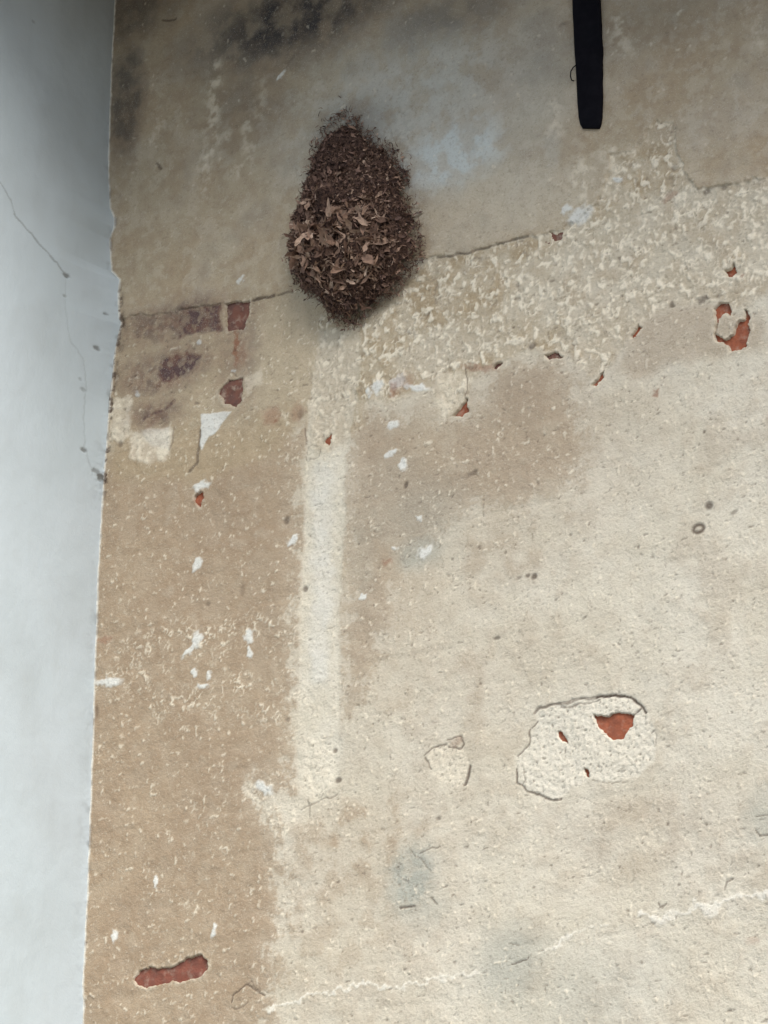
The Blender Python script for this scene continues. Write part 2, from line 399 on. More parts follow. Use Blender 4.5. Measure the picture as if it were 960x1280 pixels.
# --- stained, half-hidden bricks
stain = MX(area([(222,388),(276,380),(278,411),(232,420),(220,425)], .006, 3)*.85, area([(162,398),(180,392),(182,420),(164,425)], .006)*.5)
stain = MX(stain, MX(area([(194,452),(220,438),(256,440),(244,458),(222,474),(205,478),(194,468)], .008, 3)*.9, area([(170,452),(182,450),(180,462),(168,462)], .006)*.5))
stain = MX(stain, line([(178,524),(205,512),(216,502)], .004)*.8)
stain = MX(stain, blob(180,515,20,14,.8)*.4)
stain *= .62+.38*ss(-.35,.1,n20+.5*n8); stain = np.clip(stain*1.15, 0, 1)
stain = MX(stain, MX(MX(blob(215,402,62,24,.7,2), blob(210,460,56,28,.7,2)), MX(blob(195,515,30,18,.8,2), blob(298,440,26,66,.8,2)*.6))*.75*(.5+.5*ss(-.3,.2,n20)))
rust = np.zeros_like(X)
for (px,py,rx,ry,an,a) in ((294,435,3,22,.05,.8),(302,445,8,14,.3,.35),(248,624,6,8,0,.5),(340,520,10,12,0,.45),(345,528,4,4,0,.7),(372,515,8,12,0,.35),(130,800,12,4,0,.45),
        (600,460,22,4,-.3,.5),(560,530,9,6,0,.0),(502,478,14,10,0,.35),(492,486,6,10,0,.6),(820,490,4,4,0,.7),(930,345,3,3,0,.6),(838,245,10,4,.2,.4),
        (640,799,0.1,0.1,0,0),(484,703,6,4,.4,.5),(940,1175,10,5,0,.3),(570,928,9,7,0,.35),(312,380,6,6,0,.0),(880,405,30,30,0,.0)):
    if a and rx > 1: rust = MX(rust, blob(px,py,rx,ry,.5,1,an)*a)

# --- dark cracks, chips and pits
dirt = deepf*ss(-.2,.3,dens)*(1-.5*rough_pale)*.8
for p, wd, a in (([(545,322),(590,316),(640,300),(660,296)], .0016, .55), ([(318,374),(345,368)], .003, .75), ([(350,368),(366,364)], .0018, .5),
        ([(222,388),(250,383),(276,380)], .0014, .5),
        ([(236,590),(244,580),(248,560),(249,540)], .0035, .6), ([(216,535),(216,552),(212,562)], .0022, .4),
        ([(530,945),(540,936),(558,930)], .0013, .6), ([(531,948),(537,960)], .0013, .6), ([(558,924),(575,920),(580,932),(576,938),(560,934)], .0014, .7), ([(588,958),(584,972),(581,980)], .0032, .8),
        ([(645,962),(646,978),(652,982),(660,990),(680,998),(702,998)], .0016, .75), ([(652,962),(657,975),(652,982)], .001, .5),
        ([(648,944),(660,930),(663,912),(672,900)], .0014, .7), ([(668,890),(676,884),(700,880)], .0026, .7), ([(700,880),(722,874),(745,872)], .0026, .6), 
        ([(700,884),(730,879),(750,876)], .0016, .6), ([(745,872),(770,869),(790,874),(803,884),(808,892)], .0024, .95), ([(803,884),(796,890),(790,895)], .002, .8),
        ([(820,912),(818,932)], .0012, .45), ([(740,978),(790,978)], .0010, .4),
        ([(288,1252),(292,1244),(308,1232),(316,1234),(330,1244)], .0014, .7), ([(288,1258),(294,1262),(310,1252)], .0014, .5), ([(310,1232),(314,1228),(325,1238)], .001, .5),
        ([(375,1012),(388,1004),(420,994)], .0011, .45), ([(384,1000),(387,1020)], .0012, .5), ([(380,945),(400,950)], .001, .35),
        ([(502,1134),(518,1134)], .0022, .8), ([(512,1062),(530,1078),(540,1092)], .001, .5), ([(525,1066),(545,1060),(550,1058)], .0012, .55), ([(497,1095),(510,1105)], .001, .45), ([(538,1122),(546,1130)], .002, .6),
        ([(640,1206),(660,1200),(662,1196)], .0014, .7), ([(636,1180),(650,1182)], .001, .5), ([(945,1040),(950,1045),(965,1045)], .0014, .7), ([(945,1022),(965,1018)], .0012, .5), ([(907,1112),(908,1104),(916,1098)], .0012, .6),
        ([(718,995),(760,1008),(790,1015)], .0006, .35), ([(750,1090),(720,1098),(705,1096)], .0007, .35), ([(870,1060),(888,1060)], .0007, .4), ([(925,623),(950,618)], .0007, .4),
        ([(382,575),(384,560),(392,556),(400,562),(398,572),(388,574)], .0011, .4), ([(380,535),(383,555)], .0012, .5),
        ([(204,25),(214,26),(221,24)], .0022, .7), ([(197,205),(202,212)], .0022, .6), ([(582,462),(584,500)], .0012, .6), ([(640,900),(650,906)], .0005, .3),
        ([(822,1130),(828,1136)], .0016, .6), ([(832,1129),(824,1138)], .0014, .6)):
    dirt = MX(dirt, line(p, wd, .5, 1)*a)
for (px,py,rx,ry,an,a) in ((886,632,5,5,0,.8),(660,720,3,2.5,0,.7),(668,721,4,3.5,.4,.8),(649,723,4,2,.2,.5),(590,594,8,3,0,.5),(594,590,3,2.5,0,.6),(507,606,2.5,4.5,-.3,.8),
        (357,650,3.5,5,0,.65),(381,736,3,4,0,.75),(621,798,4.5,2.2,0,.6),(798,684,2,2,0,.6),(815,696,2.5,2,0,.4),(917,640,5,2.5,.4,.5),(938,658,4,1.5,0,.5),
        (695,750,2,1.5,0,.5),(834,1030,2,2,0,.6),(848,1106,1.8,1.8,0,.6),(418,938,3,3,0,.7),(422,975,4.5,3.5,0,.75),(548,1023,3,2.5,0,.6),(378,1165,2,2,0,.6),
        (843,210,4,4,0,.5),(883,240,4.5,3.5,0,.7),(905,235,4,3,0,.5),(148,410,4,8,0,.5),(150,435,4,6,0,.4),(302,738,3,8,0,.25),(259,755,3,3,0,.4),(355,600,3,3,0,.0),
        (376,518,4,6,0,.4),(648,373,3,3,0,.4),(510,413,6,2,0,.4),(665,433,5,4,.4,.7),(880,375,8,3,-.2,.65),(898,370,4,2,0,.5),(841,380,6,3,0,.7),(647,356,2.5,3,0,.5),(490,250,.1,.1,0,0),
        (140,375,3,6,0,.5),(144,470,4,5,0,.5),(143,395,3,4,0,.4),(150,555,3,4,0,.5),(120,890,2.5,8,0,.4),(360,900,3,3,0,.4),(185,868,0.5,.5,0,0),(100,1120,2,10,0,.3),
        (880,540,2,2,0,.7),(856,530,2,2,0,.3),(705,30,6,4,0,.4)):
    if a and rx > 1: dirt = MX(dirt, blob(px,py,rx,ry,.5,0 if rx < 5.1 else 1,an)*a)
ring = blob(873,661,8.5,7,.25,0)*(1-blob(873,661,4.2,2.8,.4,0)*.8); dirt = MX(dirt, ring*.85)
pit = ss(.36,.56,fbm(X*.8+wx,Z*1.3+wz,.0085,2,61))*ss(-.45,.3,dens)
pit2 = ss(.46,.62,fbm(X*.75+wx,Z*1.6+wz,.016,3,66))
dirt = MX(dirt, MX(pit*.5, pit2*.5)*(1-.6*tan_l)*(1-.55*upper))
dirt = MX(dirt, ss(.3,.12,abs(wn))*0)
# sharp little shadows' worth of real pits come from the relief below

# --- holes right through the plaster, down to the brick
holes_px = [
 ('big',   [(893,386),(900,378),(911,378),(914,388),(913,395),(906,392),(897,398),(895,418),(906,424),(915,418),(922,404),(931,398),(930,385),(935,388),(936,408),(932,434),(915,438),(905,430),(893,425)]),
 ('red',   [(741,893),(757,895),(772,890),(790,894),(790,905),(784,914),(779,922),(766,924),(757,917),(748,908)]),
 ('slot',  [(168,1226),(172,1216),(182,1210),(200,1211),(216,1208),(235,1198),(252,1194),(260,1200),(260,1210),(250,1220),(232,1225),(208,1228),(190,1232),(175,1234)]),
 ('chip',  [(696,914),(701,914),(706,924),(708,929),(700,926)]),
 ('chip',  [(729,958),(733,960),(737,971),(731,970)]),
 ('dark',  [(282,380),(312,375),(308,396),(306,410),(284,414)]),
 ('dark',  [(272,492),(285,474),(303,472),(302,500),(296,508),(280,504)]),
 ('chip',  [(565,520),(576,508),(584,498),(585,512),(578,520)]),
 ('chip',  [(790,418),(797,404),(803,408),(797,420),(790,424)]),
 ('chip',  [(740,480),(748,470),(754,464),(753,473),(744,483)]),
 ('chip',  [(905,338),(912,336),(918,328),(920,340),(915,346),(908,344)]),
 ('dark',  [(680,444),(688,442),(697,440),(704,445),(694,447),(686,449)]),
 ('dark',  [(685,290),(694,294),(703,290),(702,298),(692,299)]),
 ('chip',  [(243,618),(251,614),(253,624),(248,634),(243,628)]),
 ('dark',  [(615,459),(625,453),(628,456),(620,461)]),
 ('chip',  [(406,550),(412,541),(414,546),(409,556)]),
]
hole = np.zeros_like(X); rim = np.zeros_like(X); brick_specs = []
for kind, pix in holes_px:
    pts = [W(*p) for p in pix]
    sel = box_of(pts, .05); d = np.full_like(X, -1.)
    d[sel] = sdf(pts, X[sel]+wx[sel]*.5+(XB[sel]-X[sel])*.5, Z[sel]+wz[sel]*.5+(ZB[sel]-Z[sel])*.5)
    hole = MX(hole, ss(-.0008, .0022, d)); rim = MX(rim, ss(-.010, -.001, d)*(d > -.5))
    p = np.array(pts); brick_specs.append((kind, p[:,0].min(), p[:,0].max(), p[:,1].min(), p[:,1].max()))
worm = worm*(1-hole)
worm = MX(worm, (rim-hole).clip(0,1)*.38*ss(-.3,.2,n8+n20))

# --- mended patches, set a little back, with coarser skin
patch1_px = [(668,888),(690,880),(720,874),(745,871),(775,869),(795,877),(808,890),(818,905),(819,935),(816,955),(800,968),(770,974),(735,976),(715,988),(702,998),(680,998),(660,990),(648,978),(645,958),(650,942),(662,925),(668,905)]
patch2_px = [(532,945),(545,934),(562,928),(578,935),(586,952),(586,972),(575,980),(555,978),(540,968)]
patch3_px = [(382,925),(400,920),(418,938),(422,972),(410,985),(392,1000),(378,985)]
p1 = area(patch1_px, .006, 3); p2 = area(patch2_px, .003)*.9; p3 = area(patch3_px, .004)*.7
pm = MX(MX(p1, p2), p3)
tanv *= 1-p1*.9; grey = MX(grey, p1*.12)
pock = ss(.36,.52,fbm(X,Z,.0060,2,71))
worm = MX(worm, pm*(.35+.25*ss(-.1,.2,n8))*(1-hole)); lime = MX(lime, p1*.18*(1-hole))
dirt = MX(dirt, pm*pock*.55*(1-hole))

# --- white paint of the next wall slopping round the corner
zz_pts = [(-100,139),(0,140),(120,139),(200,137),(225,137),(262,140),(275,146),(285,145),(300,139),(340,141),(350,151),(365,149),(385,149),(405,151),(420,147),(440,143),(470,140),(500,136),(540,134),(580,131),(640,127),(800,121),(850,118),(1000,113),(1280,103),(1400,100)]
pz = np.array([W(x_, y_)[1] for y_, x_ in zz_pts])[::-1]; pw = np.array([W(x_, y_)[0] for y_, x_ in zz_pts])[::-1]
slop = np.clip(np.interp(Z, pz, pw)+.0015, .0015, .08) + fbm(Z*0+.3, Z, .02, 3, 81)*.0025
slopm = ss(.0025, -.0015, X-slop)
for a_ in (worm, tanv, ochre, grime_and_shade, stain, rust, dirt): a_ *= 1-slopm
lime = MX(lime, slopm); lime = MX(lime, ridge_w*.5)
upz = W(140, 200)[1]
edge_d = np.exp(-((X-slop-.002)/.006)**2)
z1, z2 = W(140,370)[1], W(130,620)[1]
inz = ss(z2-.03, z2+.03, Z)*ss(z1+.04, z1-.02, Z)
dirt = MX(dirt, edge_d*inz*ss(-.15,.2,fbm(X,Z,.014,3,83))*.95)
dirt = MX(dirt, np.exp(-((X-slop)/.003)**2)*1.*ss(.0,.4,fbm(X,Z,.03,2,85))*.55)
soot_and_shade = soot_and_shade*(1-slopm)

# --- relief (metres, towards the viewer)
H = .006*n400 + .0035*n150 + .0012*n50 + .0005*n20
H += upper*.0028 - roughz*.0008
H += roughz*(.0010*n20+.0007*n8) + worm*.0016 + lime*.0010*(1-slopm)
H += (tan_l+tan_m).clip(0,1)*.0006 - strip*.0010 + strip*.0006*n20
H -= pm*.0012; H += pm*(.0007*n8+.0009*n20)
H -= pm*pock*.0007
H -= dirt*.0022*(1-slopm)
H -= ridge_w*.0012
H -= stain*.0008
H -= hole*.020
# brick courses telegraph faintly through the skim
crs = W(318, 374)[1]
ph = ((Z-crs)/.075) % 1.0
joint = np.exp(-((np.minimum(ph, 1-ph))/.08)**2)
H -= joint*.0007*ss(-.3,.3,n150)
H += slopm*.001
C_ = np.stack([X, -H, Z], 1)
Q = grid_mesh(NX, NZ, None)
attrs = dict(tan=tanv, ochre=ochre, grime_and_shade=grime_and_shade, grey=grey, bleach=bleach, soot_and_shade=soot_and_shade, worm=worm, lime=lime, stain=stain, rust=rust, dirt=dirt)

wall = empty('plastered_wall', (1.0, 0, 0))
tag(wall, 'old tan and cream plastered wall with flaking patches baring red brick', 'wall')
fc = C_[Q].mean(1)
inside_strip = strip_geo[Q].mean(1) > .5
s1 = sdf([W(*p) for p in patch1_px], fc[:,0], fc[:,2]) > 0
s2 = sdf([W(*p) for p in patch2_px], fc[:,0], fc[:,2]) > 0
s2 &= ~s1; inside_strip &= ~(s1 | s2)
upf = (upper[Q].mean(1) > .5) & ~(s1|s2|inside_strip)
rest = ~(s1 | s2 | inside_strip | upf)
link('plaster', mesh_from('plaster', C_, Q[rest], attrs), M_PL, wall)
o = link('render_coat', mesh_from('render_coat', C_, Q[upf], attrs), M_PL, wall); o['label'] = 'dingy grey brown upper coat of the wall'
o = link('filler_strip', mesh_from('filler_strip', C_, Q[inside_strip], attrs), M_PL, wall); o['label'] = 'pale upright strip of filler below the nest'
o = link('mortar_patch', mesh_from('mortar_patch', C_, Q[s1], attrs), M_PL, wall); o['label'] = 'large cracked round-cornered mortar patch with a bare red brick spot'
o = link('mortar_patch', mesh_from('mortar_patch', C_, Q[s2], attrs), M_PL, wall); o['label'] = 'small round mortar patch'
# body of the wall behind the plaster
bm = bmesh.new(); box(bm, -.25, xs[-1], .05, .30, 0, EAVE_Z+.5)
link('masonry_core', bm_mesh('masonry_core', bm), M_BD, wall)

def brick(kind, x0, x1, z0, z1, i):
    bm = bmesh.new()
    nx, nz = 40, 26; L, Hh = x1-x0, z1-z0
    vs = []
    for j in range(nz+1):
        for k_ in range(nx+1):
            u, v_ = k_/nx, j/nz
            e = min(u, 1-u)*L; f = min(v_, 1-v_)*Hh
            y = (.0045 if kind in ('dark', 'slot') else .006) + .012*math.exp(-e/.004) + .012*math.exp(-f/.004)
            p = Vector((x0+u*L, 0, z0+v_*Hh))
            y += .0022*mnoise.noise(p*60+Vector((i*3.1,0,0))) + .0009*mnoise.noise(p*190)
            vs.append(bm.verts.new((p.x, y, p.z)))
    for j in range(nz):
        for k_ in range(nx):
            a = j*(nx+1)+k_; bm.faces.new((vs[a], vs[a+1], vs[a+nx+2], vs[a+nx+1]))
    edges = [e for e in bm.edges if e.is_boundary]
    r = bmesh.ops.extrude_edge_only(bm, edges=edges)
    for vv in [g for g in r['geom'] if isinstance(g, bmesh.types.BMVert)]: vv.co.y = .049
    me = bm_mesh('brick', bm); smooth(me)
    return link('brick', me, M_BD if kind == 'dark' else M_BS if kind == 'slot' else M_BR, wall)
for i, (kind, x0, x1, z0, z1) in enumerate(brick_specs):
    cx, cz = (x0+x1)/2, (z0+z1)/2
    o = brick(kind, x0-.02, x1+.02, z0-.018, z1+.018, i)
    if kind == 'slot': o['label'] = 'dull red brick in a long slot near the bottom corner'
    if kind == 'big': o['label'] = 'red brick bared by a ring of missing plaster at the right'

# ------------------------------------------------------------------ the white side wall
yv = V(0, 1280)[0]; yv2 = V(0, 0)[0]
fy = np.arange(0, -min(yv, yv2)+.03, .0025)
ys = np.concatenate([fy, fy[-1]+np.array([.01,.03,.07,.15,.3,.6,.9])])
zs2 = zs[::1]
Y, Z2 = np.meshgrid(-ys[::-1], zs2); Y = Y.ravel(); Z2 = Z2.ravel()
def vline(pix, width, soft=.5):
    pts = [V(*p) for p in pix]
    return ss(width*(1+soft), width*(1-soft), ldist(pts, Y+fbm(Y,Z2,.02,3,5)*.004, Z2+fbm(Y,Z2,.02,3,6)*.004))
def vblob(px, py, r, a=1.):
    cy, cz = V(px, py); 
    return ss(1.4, .6, np.sqrt(((Y-cy)/(r/360))**2+((Z2-cz)/(r/670))**2)+.5*fbm(Y,Z2,.008,2,9))*a
vd = MX(vline([(-20,205),(0,228),(14,250),(20,272)], .0018)*.32, vline([(18,268),(45,300),(60,318),(80,345)], .0020)*.42)
vd = MX(vd, MX(vline([(80,345),(78,375),(80,400),(85,428)], .0016)*.13, vline([(85,428),(98,448),(103,480),(101,520),(102,560),(108,584),(120,598)], .0018)*.18))
for a_ in ((80,345,3.5,.7),(78,371,2,.4),(118,396,2,.6),(112,438,3,.7),(101,563,3,.7),(114,590,3.5,.6),(121,599,5,.9),(100,488,3,.35),(96,475,2,.25),(42,27,2,.3)): vd = MX(vd, vblob(*a_))
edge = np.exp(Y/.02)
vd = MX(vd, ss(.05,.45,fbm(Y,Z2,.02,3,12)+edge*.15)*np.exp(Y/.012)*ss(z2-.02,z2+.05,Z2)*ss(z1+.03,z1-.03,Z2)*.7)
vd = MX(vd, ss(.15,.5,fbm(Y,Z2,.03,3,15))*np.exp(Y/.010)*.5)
vg = ss(-.1,.6,fbm(Y,Z2,.25,4,17))*.16 + ss(.1,.5,fbm(Y*3,Z2*.5,.12,4,19))*.04 + ss(EAVE_Z-.55,EAVE_Z,Z2+.15*fbm(Y,Z2,.25,4,18))*.50 + np.exp(Y/.15)*.12  # mottled grime, darker towards the corner, plus eaves shade painted in at the top
HV = .004*fbm(Y,Z2,.5,3,7) + .0015*fbm(Y,Z2,.12,4,8) - vd*.002 
HV *= ss(0, -.02, Y)
inzw = ss(z2-.02,z2+.05,Z2)*ss(z1+.10,z1+.0,Z2)
lip = np.clip(np.interp(Z2, pz, pw), 0, .08)
HV += lip*np.exp(Y/.07) + (.0022*fbm(Y,Z2,.018,3,91)+.0012*fbm(Y,Z2,.006,2,92))*np.exp(Y/.02)*(.4+inzw*1.6)
CV = np.stack([HV, Y, Z2], 1)
side = empty('white_wall', (0, -.6, 0))
tag(side, 'smooth white painted wall with a thin branching crack, meeting the old wall', 'wall')
link('painted_plaster', mesh_from('painted_plaster', CV, grid_mesh(len(ys), len(zs2), None), dict(dirt=vd, grime_and_shade=np.clip(vg,0,1))), M_WH, side)
bm = bmesh.new(); box(bm, -.25, -.012, -ys[-1], .049, 0, EAVE_Z+.5); link('masonry_core', bm_mesh('masonry_core', bm), M_WH, side)

# ------------------------------------------------------------------ roof overhang (just above the picture; it shades the top of both walls)
k = NT('old_timber', .85, .2)
wc = k.mix(k.ramp(k.noise(14, 5, .6), .35, .65), (.10, .07, .05), (.16, .12, .085))
M_TB = k.out(wc, k.bump(k.noise(60, 4, .6), .002, .7))
k = NT('roof_tile', .85, .2)
M_RT = k.out(k.mix(k.ramp(k.noise(9, 5, .6), .35, .65), (.28, .12, .07), (.17, .10, .07)), k.bump(k.noise(80, 4, .6), .003, .7))
eave = empty('roof_overhang', (1.5, 0, EAVE_Z))
tag(eave, 'timber boarded roof overhang shading the top of the wall', 'roof')
DEP = .80
bm = bmesh.new()
for i in range(4): box(bm, -.25, 3.6, -DEP+.004+i*(DEP/4), -DEP+(i+1)*(DEP/4)-.004 if i < 3 else -.012, EAVE_Z+.002*i, EAVE_Z+.022+.002*i)
link('soffit_boards', bm_mesh('soffit_boards', bm), M_TB, eave)
bm = bmesh.new(); box(bm, -.25, 3.6, -DEP-.03, -DEP, EAVE_Z-.03, EAVE_Z+.16); link('fascia', bm_mesh('fascia', bm), M_TB, eave)
bm = bmesh.new()
for j in range(5):
    y0 = -DEP-.08+j*.28; z0 = EAVE_Z+.165+j*.14
    for i in range(16):
        x0 = -.28+i*.245
        v = [bm.verts.new(p) for p in ((x0,y0,z0),(x0+.24,y0,z0),(x0+.24,y0+.33,z0+.165),(x0,y0+.33,z0+.165),(x0,y0,z0+.02),(x0+.24,y0,z0+.02),(x0+.24,y0+.33,z0+.185),(x0,y0+.33,z0+.185))]
        for f in ((3,2,1,0),(4,5,6,7),(0,1,5,4),(1,2,6,5),(2,3,7,6),(3,0,4,7)): bm.faces.new([v[q] for q in f])
link('roof_tiles', bm_mesh('roof_tiles', bm), M_RT, eave)

# ------------------------------------------------------------------ dark iron bar
k = NT('black_iron', .8, .12)
ic = k.mix(k.ramp(k.noise(60, 4, .6), .4, .7), (.0035, .0032, .0055), (.006, .0052, .008))
M_IR = k.out(ic, k.bump(k.noise(150, 4, .6), .001, .6), k.ramp(k.noise(40, 3, .6), .3, .7, .75, .9))
bx, bz = W(739, 160)
bar = empty('iron_bar', (bx, -.01, bz)); tag(bar, 'black flat iron bar hanging down the wall from above', 'bar')
rows = [(-120,716.5,751),(-60,717,752),(0,718,752.5),(30,719,753.5),(70,721,755.5),(100,722.5,755.5),(130,724,755),(148,725.5,754.5),(157,727,753),(162,730,751)]
bm = bmesh.new(); prev = None
prof = [(-1,0),(-1,.6),(-.93,.85),(-.82,1),(.82,1),(.93,.85),(1,.6),(1,0)]
sub = []
for a, b in zip(rows[:-1], rows[1:]):
    n_ = max(1, int(abs(b[0]-a[0])/5))
    for q in range(n_): t = q/n_; sub.append(tuple(a[m]+(b[m]-a[m])*t for m in range(3)))
sub.append(rows[-1])
TH = .008
for i, (py, xa, xb) in enumerate(sub):
    a = W(xa, py); b = W(xb, py); tz = (b[1]-a[1])/2; cx = (a[0]+b[0])/2; hw = (b[0]-a[0])/2; cz = (a[1]+b[1])/2
    cx -= .012*math.tan(YAW)*.0
    j = .0008*mnoise.noise(Vector((0, 3.3, cz*30))); j2 = .0008*mnoise.noise(Vector((5, 3.3, cz*34)))
    th = TH*(1 if i < len(sub)-2 else .75)
    ring_ = [bm.verts.new((cx+hw*p[0]+(j if p[0] < 0 else j2), -.003-th*p[1]-.0015*math.sin(cz*9), cz+tz*p[0])) for p in prof]
    if prev:
        for q in range(len(prof)): bm.faces.new((prev[q], prev[(q+1) % 8], ring_[(q+1) % 8], ring_[q]))
    else: bm.faces.new(ring_)
    prev = ring_
bm.faces.new(prev[::-1])
bmesh.ops.recalc_face_normals(bm, faces=bm.faces)
me = bm_mesh('strap', bm); smooth(me)
link('strap', me, M_IR, bar)
def tube(bm, pts, r, n=8, taper=1.):
    prev = None
    for i, p in enumerate(pts):
        p = Vector(p); q0 = Vector(pts[max(0,i-1)]); q1 = Vector(pts[min(len(pts)-1,i+1)])
        t = (q1-q0).normalized(); a = t.orthogonal().normalized(); b = t.cross(a)
        if prev: 
            a = (prev_a - t*prev_a.dot(t)).normalized(); b = t.cross(a)
        rr = r*(1-(1-taper)*i/(len(pts)-1))
        ring_ = [bm.verts.new(p+a*(rr*math.cos(2*math.pi*k_/n))+b*(rr*math.sin(2*math.pi*k_/n))) for k_ in range(n)]
        if prev:
            for q in range(n): bm.faces.new((prev[q], prev[(q+1)%n], ring_[(q+1)%n], ring_[q]))
        else: bm.faces.new(ring_[::-1])
        prev = ring_; prev_a = a
    bm.faces.new(prev)
bm = bmesh.new()
hk = [(724,84),(720,87),(717,92),(716.5,98),(718,103),(721,104)]
tube(bm, [(W(*p)[0], -.010, W(*p)[1]) for p in hk], .0011, 6)
me = bm_mesh('wire_loop', bm); smooth(me); link('wire_loop', me, M_IR, bar)

# ------------------------------------------------------------------ the nest
k = NT('nest_mud', .95, .1)
mc = k.mix(k.ramp(k.noise(120, 5, .7, dist=1.0), .38, .66), (.045, .028, .025), (.20, .12, .09))
M_MU = k.out(mc, k.bump(k.noise(110, 6, .75, dist=1.5), .012, 1.0))
def litter_material(name, cols, hi):
    k = NT(name, .85, .2)
    r = k.geo.outputs['Random Per Island']
    cr = k.n('ShaderNodeValToRGB'); k.ln(r, cr.inputs[0]); cr.color_ramp.elements.remove(cr.color_ramp.elements[1])
    cr.color_ramp.elements[0].position = 0; cr.color_ramp.elements[0].color = cols[0]+(1,)
    for i, c in enumerate(cols[1:]):
        e = cr.color_ramp.elements.new((i+1)/(len(cols)-1)*hi); e.color = c+(1,)
    c = k.mix(k.ramp(k.noise(120, 3, .6), .4, .7, 0, .5), cr.outputs[0], (.05, .032, .024))
    k.b.inputs['Subsurface Weight'].default_value = 0
    return k.out(c, k.bump(k.noise(300, 3, .6), .001, .5))
M_L1 = litter_material('dead_leaf', [(.12,.07,.05),(.25,.155,.11),(.36,.235,.168),(.46,.32,.235),(.56,.42,.32)], 1.0)
M_L2 = litter_material('dark_litter', [(.06,.038,.034),(.17,.105,.084),(.28,.175,.135),(.38,.25,.185)], 1.0)
M_FB = litter_material('fibre', [(.09,.054,.042),(.19,.115,.082),(.32,.20,.145)], 1.0)
sil = [(420,148),(438,156),(460,174),(486,194),(506,220),(510,250),(517,285),(523,315),(516,334),(503,350),(488,370),(465,386),(440,400),(424,404),(406,393),(393,376),(373,360),(362,338),(360,305),(363,275),(376,246),(382,216),(388,186),(400,164)]
sw = [W(p[0]+(5 if p[0] > 440 else 10), p[1]+1) for p in sil]
ncx, ncz = W(449, 302)
nest = empty('nest', (ncx, -.01, W(424, 404)[1])); tag(nest, 'shaggy dark brown teardrop nest of dead leaves and mud stuck to the wall', 'nest')
N = len(sw); lens = [0]
for i in range(N): a, b = sw[i], sw[(i+1) % N]; lens.append(lens[-1]+math.hypot(b[0]-a[0], b[1]-a[1]))
def outline(t):
    s_ = (t % 1)*lens[-1]
    for i in range(N):
        if lens[i+1] >= s_:
            q = (s_-lens[i])/(lens[i+1]-lens[i]); a, b = sw[i], sw[(i+1) % N]
            return a[0]+(b[0]-a[0])*q, a[1]+(b[1]-a[1])*q
    return sw[0]
ztop = sw[0][1]; zbot = W(424,404)[1]
def nest_pt(t, r, lift=0., rough=1.):
    ox, oz = outline(t)
    x = ncx+(ox-ncx)*r; z = ncz+(oz-ncz)*r
    f = max(0, min(1, (ztop-z)/(ztop-zbot)))                     # 0 top, 1 bottom
    depth = .028+.070*math.sin(min(1, f*1.12)*math.pi*.62)**1.3
    y = depth*max(0, 1-r**2.6)**.62
    p = Vector((x, -y, z))
    n1 = mnoise.fractal(p*22+Vector((4,1,2)), 1.0, 2.0, 4)*.026 + (.5-abs(mnoise.noise(p*62)))*.014
    return Vector((x, -y-n1*rough*(1-.6*r)-lift+.004, z))
bm = bmesh.new(); NT_, NR = 190, 60; rings = []
cv = bm.verts.new(nest_pt(0, 0))
for j in range(1, NR+1):
    r = j/NR
    rings.append([bm.verts.new(nest_pt(i/NT_, r*(.94+.09*mnoise.noise(Vector((i/NT_*40, r, 3)))))) for i in range(NT_)])
for i in range(NT_): bm.faces.new((cv, rings[0][i], rings[0][(i+1) % NT_]))
for j in range(NR-1):
    for i in range(NT_): bm.faces.new((rings[j][i], rings[j+1][i], rings[j+1][(i+1) % NT_], rings[j][(i+1) % NT_]))
bmesh.ops.recalc_face_normals(bm, faces=bm.faces)
me = bm_mesh('mud_core', bm); smooth(me)
me.flip_normals() if me.polygons[0].normal.y > 0 else None
link('mud_core', me, M_MU, nest)

rnd = random.Random(5)
def leaf(bm, p, nrm, ln, wd, curl, twist, thick=.0006):
    """a crumpled, curled dead-leaf scrap: pointed strip bent along its length and cupped across"""
    n = nrm.normalized(); a = n.orthogonal().normalized()
    a = Matrix.Rotation(rnd.uniform(0, 2*math.pi), 3, n) @ a
    tilt = rnd.uniform(-.25, .35); a = (a+n*tilt).normalized()
    b = n.cross(a).normalized(); n2 = a.cross(b)
    K = 6; rowsv = []; ang = -curl/2; pos = p.copy(); ph_ = rnd.uniform(0, 6)
    for i in range(K+1):
        t = i/K
        ww = wd*(math.sin(math.pi*min(1, t*.93+.05))**.7)*(1+.35*math.sin(ph_+t*9))*.5
        d = a*math.cos(ang)+n2*math.sin(ang)
        nn = n2*math.cos(ang)-a*math.sin(ang)
        bb = (Matrix.Rotation(twist*t, 3, d) @ b)
        cup = nn*ww*.55
        rowsv.append((pos-bb*ww+cup, pos+nn*(-.1*ww), pos+bb*ww*(1+.3*math.sin(ph_*2+t*7))+cup*rnd.uniform(.2,1.3)))
        pos = pos+d*(ln/K); ang += curl/K
    vs = [[bm.verts.new(q) for q in r_] for r_ in rowsv]
    for i in range(K):
        for j in range(2): bm.faces.new((vs[i][j], vs[i][j+1], vs[i+1][j+1], vs[i+1][j]))
def surf(t, r):
    p = nest_pt(t, r, 0, .6); q = nest_pt(t+.012, r, 0, .6); s_ = nest_pt(t, min(.999, r+.03), 0, .6)
    n = (q-p).cross(s_-p)
    if n.length < 1e-9: n = Vector((0,-1,0))
    n.normalize()
    if n.y > 0: n = -n
    return p, n
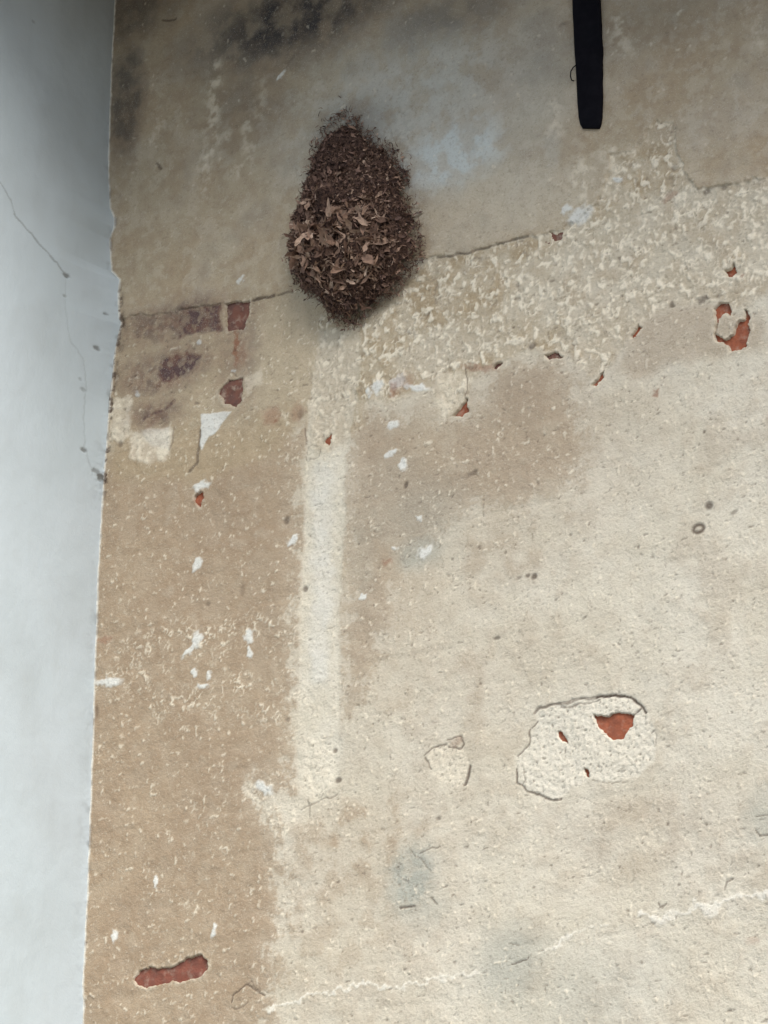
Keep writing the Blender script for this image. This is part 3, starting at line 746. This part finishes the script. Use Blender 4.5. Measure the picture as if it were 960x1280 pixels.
# dead leaves: larger and paler low down, small and dark at the upper left
bl, bd, bf = bmesh.new(), bmesh.new(), bmesh.new()
ux0, uz0 = W(360, 404)[0], W(440, 404)[1]
for i in range(6000):
    t = rnd.random(); r = math.sqrt(rnd.random())*.965
    p, n = surf(t, r)
    f = (ztop-p.z)/(ztop-zbot); u = (p.x-ncx)/.13
    cl = mnoise.noise(p*24+Vector((3,0,1)))
    p = p+n*rnd.uniform(-.004, .005)
    nn = n+Vector((rnd.gauss(0,.25),0,rnd.gauss(0,.25)))
    core = f > .55+.25*cl and -.75 < u < .7 and r < .8
    if core and rnd.random() < .5:
        L = rnd.uniform(.010, .034); leaf(bl, p, nn, L, L*rnd.uniform(.14,.34), rnd.uniform(-.6,2.8), rnd.uniform(-2.2,2.2))
    elif u > .0-.5*cl and rnd.random() < .45:
        L = rnd.uniform(.007, .022); leaf(bl, p, nn, L, L*rnd.uniform(.16,.36), rnd.uniform(.6,4.0), rnd.uniform(-2.2,2.2))
    else:
        L = rnd.uniform(.009, .026); leaf(bd, p, nn, L, L*rnd.uniform(.18,.45), rnd.uniform(1.0,4.6), rnd.uniform(-2.,2.))
# fibres and stalks, matted over the body and fuzzy at the rim
for i in range(6500):
    t = rnd.random(); r = rnd.random()**.42
    p, n = surf(t, min(r, .985))
    out_ = Vector((p.x-ncx, 0, p.z-ncz)).normalized()
    d = (n*rnd.uniform(-.1,.6)+out_*(rnd.uniform(-.1,.9) if r > .85 else 0)+Vector((rnd.gauss(0,.8),rnd.gauss(0,.2),rnd.gauss(0,.8)))).normalized()
    L = rnd.uniform(.004, .013); side_ = d.cross(n); side_ = side_.normalized() if side_.length > .01 else d.orthogonal().normalized()
    k2 = rnd.uniform(-2.6, 2.6); pos = p.copy(); pts = [pos.copy()]
    for q in range(5):
        a_ = k2*q/5; dd = d*math.cos(a_)+side_*math.sin(a_); pos = pos+dd*(L/5); pts.append(Vector((pos.x, min(pos.y, -.003), pos.z)))
    tube(bf, pts, rnd.uniform(.0004,.0011), 3, .4)
# loose scraps and stalks clinging to the plaster round the rim
for i in range(900):
    t = rnd.random(); k3 = 1+abs(rnd.gauss(0, .055)); ox, oz = outline(t)
    if mnoise.noise(Vector((t*14, 2, 7))) < -.12 and rnd.random() < .8: continue
    x = ncx+(ox-ncx)*k3; z = ncz+(oz-ncz)*k3
    p = Vector((x, -.006-.004*rnd.random(), z)); L = rnd.uniform(.003, .013)
    if rnd.random() < .5: leaf(bd if rnd.random() < .6 else bl, p, Vector((rnd.gauss(0,.3),-1,rnd.gauss(0,.3))), L, L*rnd.uniform(.15,.4), rnd.uniform(-1,3), rnd.uniform(-2,2))
    else:
        an = rnd.uniform(0, 6.28); k2 = rnd.uniform(-2, 2)
        tube(bf, [p+Vector((math.cos(an+k2*q/4)*L*q/4, -.001*q, math.sin(an+k2*q/4)*L*q/4)) for q in range(5)], rnd.uniform(.0005,.0011), 3, .4)
# a few bigger tan clumps in the lower middle
for i in range(110):
    t = rnd.random(); r = rnd.random()**.6*.62
    p, n = surf(t, r)
    f = (ztop-p.z)/(ztop-zbot)
    if f < .56: continue
    L = rnd.uniform(.028, .052); leaf(bl, p+n*rnd.uniform(-.002,.004), n+Vector((rnd.gauss(0,.2),0,rnd.gauss(0,.2))), L, L*rnd.uniform(.22,.42), rnd.uniform(-.6,2.0), rnd.uniform(-1.8,1.8))
for nm, b_, m_, lb in (('leaf_scraps', bl, M_L1, 'paler curled dead leaf scraps on the lower half'), ('dark_scraps', bd, M_L2, 'dark crumpled scraps on the upper left'), ('fibres', bf, M_FB, None)):
    me = bm_mesh(nm, b_); smooth(me); o = link(nm, me, m_, nest); o['kind'] = 'stuff'
    if lb: o['label'] = lb
print('grid', NX, NZ, 'cam', CAM, 'eave', EAVE_Z, 'xr', xr, zb, zt)
